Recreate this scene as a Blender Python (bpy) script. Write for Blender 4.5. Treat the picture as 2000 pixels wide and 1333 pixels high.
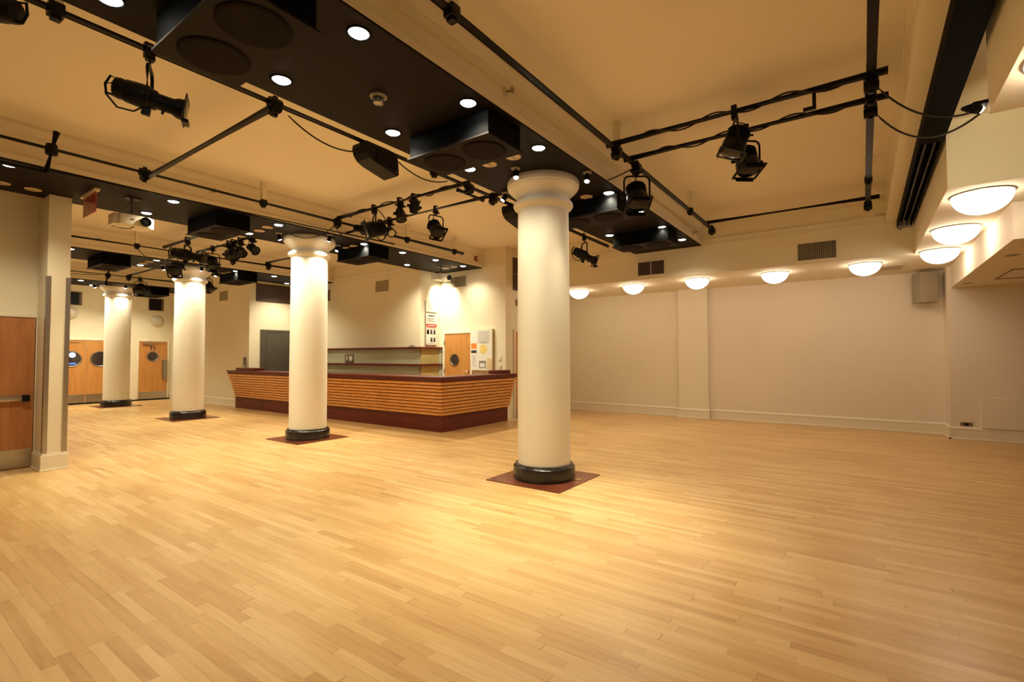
import bpy, bmesh, math, random
from mathutils import Vector, Matrix
random.seed(7)
for o in list(bpy.data.objects): bpy.data.objects.remove(o)
S = bpy.context.scene
C = bpy.context.collection
PI = math.pi

# ------------------------------------------------------------------ camera, world, exposure
CAM_H = 1.56
f_px, yaw, pitch, roll = 959.77, math.radians(35.578), math.radians(1.757), math.radians(-.107)
F = Vector((math.cos(yaw)*math.cos(pitch), math.sin(yaw)*math.cos(pitch), math.sin(pitch)))
R0 = Vector((math.sin(yaw), -math.cos(yaw), 0)); U0 = R0.cross(F)
R1 = R0*math.cos(roll) + U0*math.sin(roll); U1 = -R0*math.sin(roll) + U0*math.cos(roll)
cd = bpy.data.cameras.new('camera'); cam = bpy.data.objects.new('camera', cd); C.objects.link(cam)
cam.matrix_world = Matrix(((R1.x, U1.x, -F.x, 0), (R1.y, U1.y, -F.y, 0), (R1.z, U1.z, -F.z, CAM_H), (0, 0, 0, 1)))
cd.sensor_fit = 'HORIZONTAL'; cd.sensor_width = 36; cd.lens = 36*f_px/2000
cd.clip_start = .05; cd.clip_end = 200
S.camera = cam
S.view_settings.view_transform = 'Standard'; S.view_settings.look = 'None'
S.view_settings.gamma = 1; S.view_settings.use_curve_mapping = False
S.view_settings.exposure = 0.9
w = bpy.data.worlds.new('world'); S.world = w; w.use_nodes = True
w.node_tree.nodes['Background'].inputs[0].default_value = (.9, .72, .5, 1)
w.node_tree.nodes['Background'].inputs[1].default_value = .02

WARM = (1, .90, .65); DOMEC = (1, .84, .66)
P_DOWN = 56.0      # watts of a downlight
P_COL = 44.0       # watts of a column spot
E_DOME = 6.5       # dome glass emission

# ------------------------------------------------------------------ geometry helpers
def BM(): return bmesh.new()
def box(bm, x0, x1, y0, y1, z0, z1, m=None):
    v = [bm.verts.new(((x0, x1)[i & 1], (y0, y1)[i >> 1 & 1], (z0, z1)[i >> 2])) for i in range(8)]
    if m: 
        for q in v: q.co = m @ q.co
    for f in ((0, 2, 3, 1), (4, 5, 7, 6), (0, 1, 5, 4), (2, 6, 7, 3), (0, 4, 6, 2), (1, 3, 7, 5)):
        bm.faces.new([v[i] for i in f])
    return bm
def frame_of(d):
    d = Vector(d).normalized()
    a = Vector((0, 0, 1)) if abs(d.z) < .95 else Vector((1, 0, 0))
    s = d.cross(a).normalized(); u = s.cross(d).normalized()
    return d, s, u
def lathe(bm, prof, o=(0, 0, 0), axis=(0, 0, 1), seg=32, cap0=True, cap1=True):
    """prof: list of (radius, distance along axis)"""
    o = Vector(o); d, s, u = frame_of(axis); rings = []
    for r, t in prof:
        rings.append([bm.verts.new(o + d*t + (s*math.cos(2*PI*k/seg) + u*math.sin(2*PI*k/seg))*r) for k in range(seg)])
    for a, b in zip(rings, rings[1:]):
        for k in range(seg):
            bm.faces.new((a[k], a[(k+1) % seg], b[(k+1) % seg], b[k]))
    if cap0: bm.faces.new(list(reversed(rings[0])))
    if cap1: bm.faces.new(rings[-1])
    return bm
def tube(bm, pts, r, seg=10):
    pts = [Vector(p) for p in pts]; rings = []; prev = None
    for i, p in enumerate(pts):
        d = (pts[min(i+1, len(pts)-1)] - pts[max(i-1, 0)]).normalized()
        if prev is None: _, s, u = frame_of(d)
        else:
            s = (prev - d*prev.dot(d)).normalized(); u = d.cross(s)
        prev = s
        rings.append([bm.verts.new(p + (s*math.cos(2*PI*k/seg) + u*math.sin(2*PI*k/seg))*r) for k in range(seg)])
    for a, b in zip(rings, rings[1:]):
        for k in range(seg): bm.faces.new((a[k], a[(k+1) % seg], b[(k+1) % seg], b[k]))
    bm.faces.new(list(reversed(rings[0]))); bm.faces.new(rings[-1])
    return bm
def prism(bm, poly, a, b, axis='z'):
    """extrude a 2-D polygon between a and b along an axis"""
    def P(u, v, t): return {'z': (u, v, t), 'x': (t, u, v), 'y': (u, t, v)}[axis]
    lo = [bm.verts.new(P(u, v, a)) for u, v in poly]; hi = [bm.verts.new(P(u, v, b)) for u, v in poly]
    n = len(poly)
    bm.faces.new(lo); bm.faces.new(hi)
    for i in range(n): bm.faces.new((lo[i], lo[(i+1) % n], hi[(i+1) % n], hi[i]))
    return bm
def obj(name, bm, mat, parent=None, loc=(0, 0, 0), smooth=True, bevel=0):
    bmesh.ops.recalc_face_normals(bm, faces=bm.faces)
    if bevel:
        es = [e for e in bm.edges if len(e.link_faces) == 2 and e.calc_face_angle(0) > .6]
        bmesh.ops.bevel(bm, geom=es, offset=bevel, segments=2, affect='EDGES', profile=.6)
    if smooth:
        for fa in bm.faces: fa.smooth = True
        for e in bm.edges:
            if len(e.link_faces) == 2 and e.calc_face_angle(0) > .6: e.smooth = False
    me = bpy.data.meshes.new(name); bm.to_mesh(me); bm.free()
    o = bpy.data.objects.new(name, me); C.objects.link(o); o.location = loc
    me.materials.append(mat)
    if parent: o.parent = parent
    return o
def tag(o, label=None, cat=None, group=None, kind=None):
    if label: o['label'] = label
    if cat: o['category'] = cat
    if group: o['group'] = group
    if kind: o['kind'] = kind
    return o
def empty(name, loc, label, cat, group=None, rz=0, kind=None):
    o = bpy.data.objects.new(name, None); C.objects.link(o); o.location = loc; o.rotation_euler = (0, 0, rz)
    o.empty_display_size = .1
    return tag(o, label, cat, group, kind)
def struct(name, bm, mat, label=None, parent=None, bevel=0, smooth=False):
    o = obj(name, bm, mat, parent, smooth=smooth, bevel=bevel)
    if parent is None: o['kind'] = 'structure'
    if label: o['label'] = label
    return o
def lamp_spot(name, loc, aim, power, angle, blend, parent, color=WARM, size=.03):
    l = bpy.data.lights.new(name, 'SPOT'); l.energy = power; l.spot_size = math.radians(angle); l.spot_blend = blend
    l.color = color; l.shadow_soft_size = size
    o = bpy.data.objects.new(name, l); C.objects.link(o); o.location = loc
    o.rotation_euler = Vector(aim).to_track_quat('-Z', 'Y').to_euler()
    if parent: o.parent = parent
    return o

# ------------------------------------------------------------------ materials
def mat(name, col, rough=.6, metal=0, spec=.5, noise=0, nscale=3, bump=0, bscale=60, emit=None, estr=0, coat=0, trans=0):
    m = bpy.data.materials.new(name); m.use_nodes = True; nt = m.node_tree; b = nt.nodes['Principled BSDF']
    b.inputs['Base Color'].default_value = (*col, 1); b.inputs['Roughness'].default_value = rough
    b.inputs['Metallic'].default_value = metal; b.inputs['Specular IOR Level'].default_value = spec
    b.inputs['Coat Weight'].default_value = coat; b.inputs['Transmission Weight'].default_value = trans
    if emit: b.inputs['Emission Color'].default_value = (*emit, 1); b.inputs['Emission Strength'].default_value = estr
    tc = nt.nodes.new('ShaderNodeTexCoord')
    if noise:
        n = nt.nodes.new('ShaderNodeTexNoise'); n.inputs['Scale'].default_value = nscale; n.inputs['Detail'].default_value = 4
        r = nt.nodes.new('ShaderNodeMapRange'); r.inputs[3].default_value = 1-noise; r.inputs[4].default_value = 1+noise
        mx = nt.nodes.new('ShaderNodeMix'); mx.data_type = 'RGBA'; mx.blend_type = 'MULTIPLY'; mx.inputs[0].default_value = 1
        mx.inputs[6].default_value = (*col, 1)
        nt.links.new(tc.outputs['Object'], n.inputs['Vector']); nt.links.new(n.outputs[0], r.inputs[0])
        nt.links.new(r.outputs[0], mx.inputs[7]); nt.links.new(mx.outputs[2], b.inputs['Base Color'])
    if bump:
        n2 = nt.nodes.new('ShaderNodeTexNoise'); n2.inputs['Scale'].default_value = bscale
        bp = nt.nodes.new('ShaderNodeBump'); bp.inputs['Strength'].default_value = bump; bp.inputs['Distance'].default_value = .003
        nt.links.new(tc.outputs['Object'], n2.inputs['Vector']); nt.links.new(n2.outputs[0], bp.inputs['Height'])
        nt.links.new(bp.outputs[0], b.inputs['Normal'])
    return m
def wood(name, c1, c2, scale=(1, 1, 12), rough=.4, coat=0):
    m = bpy.data.materials.new(name); m.use_nodes = True; nt = m.node_tree; b = nt.nodes['Principled BSDF']
    tc = nt.nodes.new('ShaderNodeTexCoord'); mp = nt.nodes.new('ShaderNodeMapping'); mp.inputs['Scale'].default_value = scale
    n = nt.nodes.new('ShaderNodeTexNoise'); n.inputs['Scale'].default_value = 2.5; n.inputs['Detail'].default_value = 6; n.inputs['Distortion'].default_value = .6
    r = nt.nodes.new('ShaderNodeValToRGB'); r.color_ramp.elements[0].color = (*c1, 1); r.color_ramp.elements[1].color = (*c2, 1)
    r.color_ramp.elements[0].position = .35; r.color_ramp.elements[1].position = .68
    nt.links.new(tc.outputs['Object'], mp.inputs[0]); nt.links.new(mp.outputs[0], n.inputs['Vector'])
    nt.links.new(n.outputs[0], r.inputs[0]); nt.links.new(r.outputs[0], b.inputs['Base Color'])
    b.inputs['Roughness'].default_value = rough; b.inputs['Coat Weight'].default_value = coat
    return m
def floor_mat():
    m = bpy.data.materials.new('maple_floor'); m.use_nodes = True; nt = m.node_tree; b = nt.nodes['Principled BSDF']; L = nt.links
    N = nt.nodes.new
    tc = N('ShaderNodeTexCoord'); sx = N('ShaderNodeSeparateXYZ'); L.new(tc.outputs['Object'], sx.inputs[0])
    def M(op, a, c=None):
        n = N('ShaderNodeMath'); n.operation = op
        for i, v in enumerate((a, c)):
            if v is None: continue
            if isinstance(v, (int, float)): n.inputs[i].default_value = v
            else: L.new(v, n.inputs[i])
        return n.outputs[0]
    xr = M('DIVIDE', sx.outputs[0], .066); row = M('FLOOR', xr); fx = M('FRACT', xr)
    wn = N('ShaderNodeTexWhiteNoise'); wn.noise_dimensions = '1D'; L.new(row, wn.inputs['W'])
    yo = M('ADD', M('DIVIDE', sx.outputs[1], .82), M('MULTIPLY', wn.outputs['Value'], 9.7))
    # uneven board lengths: warp the coordinate along the board a little per row
    sn = M('MULTIPLY', M('SINE', M('ADD', M('MULTIPLY', yo, 2.1), row)), .22)
    yb = M('ADD', yo, sn); col = M('FLOOR', yb); fy = M('FRACT', yb)
    cx = N('ShaderNodeCombineXYZ'); L.new(row, cx.inputs[0]); L.new(col, cx.inputs[1])
    w2 = N('ShaderNodeTexWhiteNoise'); w2.noise_dimensions = '3D'; L.new(cx.outputs[0], w2.inputs['Vector'])
    mp = N('ShaderNodeMapping'); mp.inputs['Scale'].default_value = (26, 1.6, 1); L.new(tc.outputs['Object'], mp.inputs[0])
    va = N('ShaderNodeVectorMath'); va.operation = 'ADD'; L.new(mp.outputs[0], va.inputs[0])
    vs = N('ShaderNodeVectorMath'); vs.operation = 'SCALE'; vs.inputs['Scale'].default_value = 20; L.new(w2.outputs['Color'], vs.inputs[0]); L.new(vs.outputs[0], va.inputs[1])
    gr = N('ShaderNodeTexNoise'); gr.inputs['Scale'].default_value = 1.2; gr.inputs['Detail'].default_value = 6; L.new(va.outputs[0], gr.inputs['Vector'])
    big = N('ShaderNodeTexNoise'); big.inputs['Scale'].default_value = .7; big.inputs['Detail'].default_value = 3; L.new(tc.outputs['Object'], big.inputs['Vector'])
    t = M('ADD', M('MULTIPLY', w2.outputs['Value'], .50), M('MULTIPLY', gr.outputs[0], .62))
    t = M('ADD', M('SUBTRACT', t, .06), M('MULTIPLY', M('SUBTRACT', big.outputs[0], .5), .55))
    r = N('ShaderNodeValToRGB'); e = r.color_ramp.elements
    e[0].position = .08; e[0].color = (.47, .25, .085, 1); e[1].position = .95; e[1].color = (.77, .54, .27, 1)
    for p, c in ((.28, (.58, .345, .128, 1)), (.6, (.67, .43, .175, 1))):
        q = e.new(p); q.color = c
    L.new(t, r.inputs[0])
    # dark joints between boards, worn away in places
    gx = M('LESS_THAN', M('MINIMUM', fx, M('SUBTRACT', 1, fx)), .018); gy = M('LESS_THAN', M('MINIMUM', fy, M('SUBTRACT', 1, fy)), .0025)
    wear = N('ShaderNodeTexNoise'); wear.inputs['Scale'].default_value = 4; L.new(tc.outputs['Object'], wear.inputs['Vector'])
    wq = M('MULTIPLY', M('GREATER_THAN', wear.outputs[0], .5), .45)
    g = M('MULTIPLY', M('MAXIMUM', gx, gy), M('ADD', wq, .12))
    mx = N('ShaderNodeMix'); mx.data_type = 'RGBA'; mx.inputs[7].default_value = (.22, .10, .03, 1)
    L.new(g, mx.inputs[0]); L.new(r.outputs[0], mx.inputs[6]); L.new(mx.outputs[2], b.inputs['Base Color'])
    rr = N('ShaderNodeMapRange'); rr.inputs[3].default_value = .26; rr.inputs[4].default_value = .42; L.new(big.outputs[0], rr.inputs[0]); L.new(rr.outputs[0], b.inputs['Roughness'])
    bp = N('ShaderNodeBump'); bp.inputs['Strength'].default_value = .12; bp.inputs['Distance'].default_value = .002
    L.new(M('SUBTRACT', gr.outputs[0], M('MULTIPLY', M('MAXIMUM', gx, gy), .8)), bp.inputs['Height']); L.new(bp.outputs[0], b.inputs['Normal'])
    b.inputs['Specular IOR Level'].default_value = .5
    return m
def louvre_mat(name, c1, c2, axis=1, scale=60):
    """narrow fins drawn across a vent face"""
    m = bpy.data.materials.new(name); m.use_nodes = True; nt = m.node_tree; b = nt.nodes['Principled BSDF']
    tc = nt.nodes.new('ShaderNodeTexCoord'); sx = nt.nodes.new('ShaderNodeSeparateXYZ'); nt.links.new(tc.outputs['Object'], sx.inputs[0])
    a = nt.nodes.new('ShaderNodeMath'); a.operation = 'MULTIPLY'; a.inputs[1].default_value = scale; nt.links.new(sx.outputs[axis], a.inputs[0])
    fr = nt.nodes.new('ShaderNodeMath'); fr.operation = 'FRACT'; nt.links.new(a.outputs[0], fr.inputs[0])
    r = nt.nodes.new('ShaderNodeValToRGB'); r.color_ramp.elements[0].position = .45; r.color_ramp.elements[0].color = (*c1, 1)
    r.color_ramp.elements[1].position = .6; r.color_ramp.elements[1].color = (*c2, 1)
    nt.links.new(fr.outputs[0], r.inputs[0]); nt.links.new(r.outputs[0], b.inputs['Base Color']); b.inputs['Roughness'].default_value = .5
    return m

WALL = mat('cream_wall_paint', (.82, .74, .56), .75, noise=.035, nscale=.8, bump=.15, bscale=90)
WALLR = mat('pale_rose_cream_wall_tone', (.80, .70, .56), .75, noise=.035, nscale=.8, bump=.15, bscale=90)  # pinker wall tone for the right side of the hall
CEIL = mat('ceiling_plaster', (.84, .755, .61), .8, noise=.03, nscale=.7)
TRIM = mat('trim_paint', (.82, .745, .58), .5)
COLM = mat('column_plaster', (.84, .79, .66), .55, noise=.03, nscale=2.5, bump=.1, bscale=40)
DARK = mat('dark_brown_soffit_paint', (.0095, .0062, .0058), .6, spec=.12, noise=.1, nscale=2)
BLACKBOX = mat('black_satin_metal', (.003, .0034, .004), .6, spec=.04)
GRILLE = mat('brown_black_grille_cloth', (.014, .009, .008), .8, spec=.08, bump=.6, bscale=400)
PIPE = mat('black_pipe_paint', (.006, .0045, .0045), .33, spec=.12)
TRACKB = mat('matt_black_track', (.0025, .002, .002), .7, spec=.05)
BLACK = mat('black_powder_coat', (.006, .006, .0065), .4, spec=.18)
RUBBER = mat('black_rubber_cable', (.012, .01, .01), .6)
GLOSSB = mat('black_marble_base', (.02, .016, .014), .22, noise=.5, nscale=20)
STEEL = mat('brushed_steel', (.45, .42, .38), .32, metal=1, noise=.08, nscale=8)
STEELD = mat('dull_steel', (.34, .31, .27), .4, metal=1)
CHROME = mat('chrome', (.7, .68, .62), .15, metal=1)
GREYDOOR = mat('grey_painted_metal', (.085, .075, .06), .5)
DOORW = wood('birch_door_veneer', (.50, .22, .055), (.60, .29, .08), (5, 5, .6), .42, .2)
DOORR = wood('red_brown_door_veneer', (.40, .15, .05), (.50, .21, .075), (5, 5, .6), .42, .2)
MAHOG = wood('dark_mahogany', (.085, .008, .003), (.155, .016, .005), (3, .8, 9), .5, 0)
MAHTOP = wood('mahogany_counter_top', (.14, .020, .007), (.22, .034, .011), (4, .6, 4), .3, .15)
SLAT = wood('orange_cedar_slats', (.58, .22, .045), (.80, .36, .085), (2, 2, 20), .42, .2)
INLAY = wood('red_brown_floor_inlay', (.13, .028, .012), (.20, .05, .02), (1, 1, 8), .3, .4)
GLASSG = mat('pale_green_back_glass', (.46, .47, .33), .18, noise=.04, nscale=1.5, coat=.4)
WHITEP = mat('off_white_paper', (.80, .78, .70), .7)
CREAMP = mat('cream_plastic', (.72, .66, .50), .45)
PROJ = mat('projector_casing', (.66, .60, .47), .4)
LENS = mat('dark_lens_glass', (.006, .006, .008), .15, spec=.3)
PORT = mat('dark_porthole_glass', (.035, .025, .025), .12, coat=.5)
GREYP = mat('grey_plastic', (.25, .23, .20), .5)
INK = mat('dark_ink', (.05, .04, .035), .7)
INKG = mat('grey_ink', (.35, .33, .30), .7)
REDINK = mat('red_ink', (.62, .07, .045), .6)
ORANGE = mat('orange_paper', (.85, .25, .05), .7)
YELLOW = mat('yellow_paper', (.80, .62, .20), .7)
TAN = mat('tan_paper', (.72, .55, .30), .7)
REDACR = mat('red_acrylic', (.50, .07, .05), .25, coat=.3)
MAROON = mat('maroon_plastic', (.22, .03, .03), .5)
VENTG = louvre_mat('grey_vent_fins', (.30, .25, .16), (.16, .13, .08), 1, 28)
VENTB = louvre_mat('brown_vent_fins', (.10, .06, .045), (.06, .038, .03), 1, 40)
LOUV = mat('dark_brown_louvre_panel', (.075, .042, .03), .55, noise=.15, nscale=3)
SPKG = mat('beige_speaker_grille', (.42, .36, .25), .7, bump=.5, bscale=300)
SPKC = mat('beige_speaker_case', (.30, .26, .18), .55)
BRASS = mat('brass', (.6, .42, .16), .3, metal=1)
LAMPW = mat('glowing_lamp_lens', (.9, .85, .7), .4, emit=(1, .93, .78), estr=14)
DOMEG = mat('glowing_opal_dome_glass', (.9, .88, .8), .3, emit=DOMEC, estr=E_DOME)
OPAL = mat('unlit_opal_glass', (.62, .56, .44), .3, coat=.4)
REFL = mat('unlit_lamp_reflector', (.60, .42, .24), .35)
NIGHT = mat('bluish_painted_outdoor_glow', (.1, .12, .2), .3, emit=(.45, .62, 1), estr=2.2)  # emission painted on a disc in place of the bright outdoors
BLUEP = mat('blue_painted_glow', (.02, .03, .06), .2, emit=(.1, .25, .7), estr=.6)  # faint blue glow put into the material of a small strip

# ------------------------------------------------------------------ the setting
HB, HC, HS = 3.83, 4.30, 3.24      # beam underside, ceiling slab, light soffit
BC = [3.36, 8.66, 13.98, 19.28]   # beam centre lines (Y), the columns stand under them
XC = 5.40                         # column line
struct('floor', box(BM(), -6, 13.2, -7.2, 21.3, -.12, 0), floor_mat())
struct('ceiling', box(BM(), -6, 13.2, -7.2, 21.3, HC, HC+.15), CEIL)
W = {'wall_back': (12.85, 13.05, -1.3, 3.2, WALLR), 'wall_back_left': (12.85, 13.05, 3.2, 7.2, WALL), 'wall_right': (12.3, 12.9, -7.2, -1.3, WALLR), 'wall_rear': (-6.15, -6, -7.2, 9.65, WALL),
     'wall_side': (-6, 12.3, -7.35, -7.2, WALL), 'wall_passage': (9.98, 13.05, 7.2, 7.4, WALL), 'wall_notice': (9.8, 9.98, 7.2, 9.42, WALL),
     'wall_posters': (9.05, 9.98, 9.42, 9.6, WALL), 'wall_bar': (9.05, 9.2, 9.6, 15.2, WALL), 'wall_lift': (7.5, 9.2, 15.2, 15.35, WALL),
     'wall_left': (7.5, 7.65, 15.35, 21, WALL), 'wall_far': (-6, 7.65, 21, 21.15, WALL), 'wall_entry': (-6, 1.76, 9.65, 9.85, WALL),
     'wall_entry_return': (1.76-.01, 2.0, 9.62, 9.85, WALL)}
for n, (x0, x1, y0, y1, m) in W.items(): struct(n, box(BM(), x0, x1, y0, y1, 0, HC), m)
struct('wall_hall', box(BM(), -6.15, -6, 9.85, 21, 0, HC), WALL)
# dropped soffit blocks over the right of the hall and along the back wall
XF = 10.45
struct('ceiling_soffit_back', box(BM(), XF, 12.85, -.72, 7.2, HS, HC), WALL)
struct('ceiling_soffit_right', box(BM(), 6.55, 12.85, -7.2, -.72, HS, HC), WALL)
struct('ceiling_bulkhead', box(BM(), 7.55, 12.3, -7.2, -1.36, 2.83, HS), WALLR)
struct('ceiling_soffit_near', box(BM(), -6, 4.68, -7.2, -.74, HS, HC), WALL)
struct('ceiling_recess', box(BM(), 4.68, 6.55, -7.2, -.72, 3.93, HC), WALL)
struct('ceiling_edge_beam', box(BM(), -6, XF, -.72, -.37, HB, HC), WALL)
# beams with a stepped lip and a crown moulding
for k, (yc, xe) in enumerate(zip(BC, (XF, 9.8, 9.05, 7.5))):
    y0, y1 = yc - (.66, .68, .70, .70)[k], yc + (.71, .76, .75, .75)[k]
    p = [(y0-.03, HB+.012), (y1+.03, HB+.012), (y1+.03, HB+.075), (y1+.005, HB+.10), (y1, HB+.10), (y1, HC-.11), (y1+.015, HC-.10), (y1+.05, HC-.04), (y1+.055, HC),
         (y0-.055, HC), (y0-.05, HC-.04), (y0-.015, HC-.10), (y0, HC-.11), (y0, HB+.10), (y0-.005, HB+.10), (y0-.03, HB+.075)]
    struct('ceiling_beam', prism(BM(), p, -6, xe, 'x'), CEIL, smooth=False)
    struct('ceiling_panel', box(BM(), -6, xe-.01, y0-.028, y1+.028, HB-.008, HB+.012), DARK)
# pilaster on the back wall
struct('wall_pilaster', box(BM(), 12.72, 12.85, 3.14, 3.86, 0, HS), WALL)
# cornice strips along the upper walls (at beam underside height) and crown at the ceiling
def cornice(n, pts, t=.035):
    bm = BM()
    for (x0, y0), (x1, y1) in zip(pts, pts[1:]):
        a, b_ = min(x0, x1), max(x0, x1); c_, d_ = min(y0, y1), max(y0, y1)
        box(bm, a-t, b_+t, c_-t, d_+t, HB-.02, HB+.005); box(bm, a-t, b_+t, c_-t, d_+t, HB+.09, HB+.11)
        box(bm, a-t*.5, b_+t*.5, c_-t*.5, d_+t*.5, HB+.005, HB+.09)
    struct(n, bm, TRIM)
cornice('trim_back', [(XF, -.34), (XF, 2.58)]); cornice('trim_back.001', [(XF, 4.26), (XF, 7.18)])
cornice('trim_notice', [(9.8, 7.2), (9.8, 7.85)]); cornice('trim_bar', [(9.05, 9.56), (9.05, 13.2)]); cornice('trim_bar.001', [(9.05, 14.88), (9.05, 15.15)])
cornice('trim_left', [(7.5, 15.25), (7.5, 18.5)])
struct('trim_edge', box(BM(), -6, XF-.03, -.37, -.345, HB, HB+.1), TRIM)
struct('trim_edge.001', box(box(BM(), -6, XF-.03, -.37, -.33, HC-.06, HC), -6, XF-.03, -.37, -.35, HC-.11, HC-.06), TRIM)
# skirting boards
def skirting(n, x0, y0, x1, y1, side, m=TRIM):
    """side = outward normal; a tall board with a moulded cap and a shoe"""
    prof = [(0, 0), (.035, 0), (.035, .022), (.02, .03), (.02, .175), (.026, .185), (.026, .205), (.012, .225), (0, .235)]
    if side[0]:
        s = side[0]; bm = prism(BM(), [(x0 + s*a, z) for a, z in prof], y0, y1, 'y')
    else:
        s = side[1]; bm = prism(BM(), [(y0 + s*a, z) for a, z in prof], x0, x1, 'x')
    struct(n, bm, m, smooth=False)
skirting('baseboard_back', 12.85, 3.89, 12.85, 7.2, (-1, 0)); skirting('baseboard_back.001', 12.85, -1.3, 12.85, 3.11, (-1, 0))
skirting('baseboard_pilaster', 12.72, 3.11, 12.72, 3.89, (-1, 0))
skirting('baseboard_right', 12.3, -7.1, 12.3, -1.265, (-1, 0)); skirting('baseboard_corner', 12.265, -1.3, 12.83, -1.3, (0, 1))
skirting('baseboard_left', 7.5, 15.2, 7.5, 20.97, (-1, 0)); skirting('baseboard_passage', 11.2, 7.2, 12.8, 7.2, (0, -1))
skirting('baseboard_entry', -5.9, 9.65, .6, 9.65, (0, -1))
struct('baseboard_far', box(BM(), 3.9, 7.46, 20.93, 20.96, 0, .045), BLACK); struct('baseboard_far.001', box(BM(), -5.9, 4.1, 20.975, 21, 0, .07), BLACK)

# entry pier with tapering head, skirting and two steel corner guards
struct('wall_pier', box(BM(), 1.76, 2.0, 9.14, 9.62, 0, 3.55), WALL)
bm = BM(); a = (1.76, 2.0, 9.14, 9.62); c = (1.80, 1.97, 9.19, 9.62)
box(bm, 1.76, 2.0, 9.14, 9.62, 3.55, HB-.012); struct('trim_pier', bm, WALL)
bm = BM(); box(bm, 1.735, 2.025, 9.115, 9.62, 0, .21); box(bm, 1.745, 2.015, 9.125, 9.62, .21, .235); box(bm, 1.725, 2.035, 9.105, 9.62, 0, .02)
struct('baseboard_pier', bm, TRIM, bevel=.004)
for k, (xa, xb, lab) in enumerate(((1.752, 1.80, 'brushed steel corner guard on the left edge of the entry pier'), (1.955, 2.008, 'brushed steel corner guard on the right edge of the entry pier'))):
    bm = box(BM(), xa, xb, 9.128, 9.14, .235, 2.68)
    xs = (xa, xa+.009) if k == 0 else (xb-.009, xb)
    box(bm, xs[0], xs[1], 9.14, 9.20, .235, 2.68)
    tag(obj('corner_guard', bm, STEEL, smooth=False), lab, 'corner guard', 'steel corner guards on the pier')

# ------------------------------------------------------------------ doors (built facing -Y at x 0..w, then turned)
def door(n, loc, rz, w, h, m, port=None, kick=0, lever=False, closer=False, panic=None, frame=.06, port_mat=PORT, leaves=1, label=None, hinges=False):
    r = bpy.data.objects.new('door_%d' % n, None); C.objects.link(r); r.location = loc; r.rotation_euler = (0, 0, rz); r['kind'] = 'structure'
    if label: r['label'] = label
    W_ = w*leaves
    if frame:
        bm = box(BM(), -frame, 0, -.035, .0, 0, h+frame); box(bm, W_, W_+frame, -.035, 0, 0, h+frame); box(bm, 0, W_, -.035, 0, h, h+frame)
        obj('door_frame', bm, TRIM, r, bevel=.004)
    for k in range(leaves):
        x0 = k*w + .006; x1 = (k+1)*w - .006
        lf = obj('door_leaf', box(BM(), x0, x1, -.022, -.001, .01, h-.005), m, r, smooth=False)
        if port:
            px, pz, pr_ = port; px = k*w + (px if k == 0 else w-px)
            obj('porthole_ring', lathe(BM(), [(pr_, 0), (pr_+.02, .004), (pr_+.02, .012), (pr_, .014), (pr_-.012, .006)], (px, -.022, pz), (0, -1, 0), 40, False, False), STEELD, lf)
            obj('porthole_glass', lathe(BM(), [(pr_-.002, 0), (pr_-.002, .004)], (px, -.022, pz), (0, -1, 0), 40), port_mat, lf)
        if kick: obj('kick_plate', box(BM(), x0+.015, x1-.015, -.026, -.022, .02, kick), STEEL, lf, smooth=False)
        if closer and k == 0:
            bm = box(BM(), x0+.1, x0+.42, -.075, -.022, h-.12, h-.06); box(bm, x0+.2, x1-.15, -.062, -.045, h-.055, h-.043)
            obj('door_closer', bm, STEELD, lf, bevel=.004)
    if lever:
        bm = lathe(BM(), [(.03, 0), (.03, .01)], (w-.07, -.022, lever), (0, -1, 0), 20); tube(bm, [(w-.07, -.03, lever), (w-.07, -.075, lever), (w-.09, -.085, lever), (w-.18, -.085, lever)], .01)
        obj('door_handle', bm, CHROME, r)
    if panic:
        bm = box(BM(), .03, w-.12, -.07, -.024, panic-.035, panic+.035); obj('push_bar', bm, STEEL, r, bevel=.008)
        obj('bar_end', box(BM(), w-.13, w-.05, -.085, -.024, panic-.045, panic+.045), BLACK, r, bevel=.006)
    if hinges:
        bm = BM()
        for z in (.25, 1.1, h-.3): lathe(bm, [(.012, 0), (.012, .12)], (-.008, -.03, z), (0, 0, 1), 12)
        obj('hinge', bm, STEELD, r)
    return r
door(1, (.80, 9.65, 0), 0, .95, 2.12, DOORR, kick=.27, panic=.98, label='red brown flush door with steel push bar at the left edge')
door(2, (9.8, 9.24, 0), -PI/2, .92, 2.16, DOORW, port=(.36, 1.46, .14), lever=1.16, hinges=True, label='golden birch door with a round window beside the notice board')
door(3, (10.18, 7.2, 0), 0, .92, 2.18, DOORW, kick=.3, label='orange birch door half hidden behind the nearest column')
d4 = door(4, (4.19, 21, 0), 0, .85, 2.11, DOORW, port=(.48, 1.49, .245), kick=.32, closer=True, leaves=2, label='orange birch double doors with large round windows in the far wall')
# glowing disc and strip stand in for outdoor brightness in the left round window
bm = BM(); lathe(bm, [(.085, 0), (.085, .003)], (.50, -.028, 1.62), (0, -1, 0), 24); 
lf = [c for c in d4.children if c.name.startswith('door_leaf')][0]
obj('window_glow', bm, NIGHT, lf); obj('window_glow_low', box(BM(), .40, .60, -.030, -.027, 1.31, 1.37), BLUEP, lf, smooth=False)
d5 = door(5, (6.50, 21, 0), 0, .88, 2.11, DOORW, port=(.42, 1.57, .165), kick=.30, closer=True, label='orange birch washroom door with a small round window in the far wall')
bm = BM()
for xx in (.37, .47):
    lathe(bm, [(.018, 0), (.018, .002)], (xx, -.025, 1.925), (0, -1, 0), 14); box(bm, xx-.022, xx+.022, -.026, -.024, 1.85, 1.902)
    box(bm, xx-.014, xx-.003, -.026, -.024, 1.79, 1.85); box(bm, xx+.003, xx+.014, -.026, -.024, 1.79, 1.85)
obj('washroom_sign', bm, INK, [c for c in d5.children if c.name.startswith('door_leaf')][0])
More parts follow.
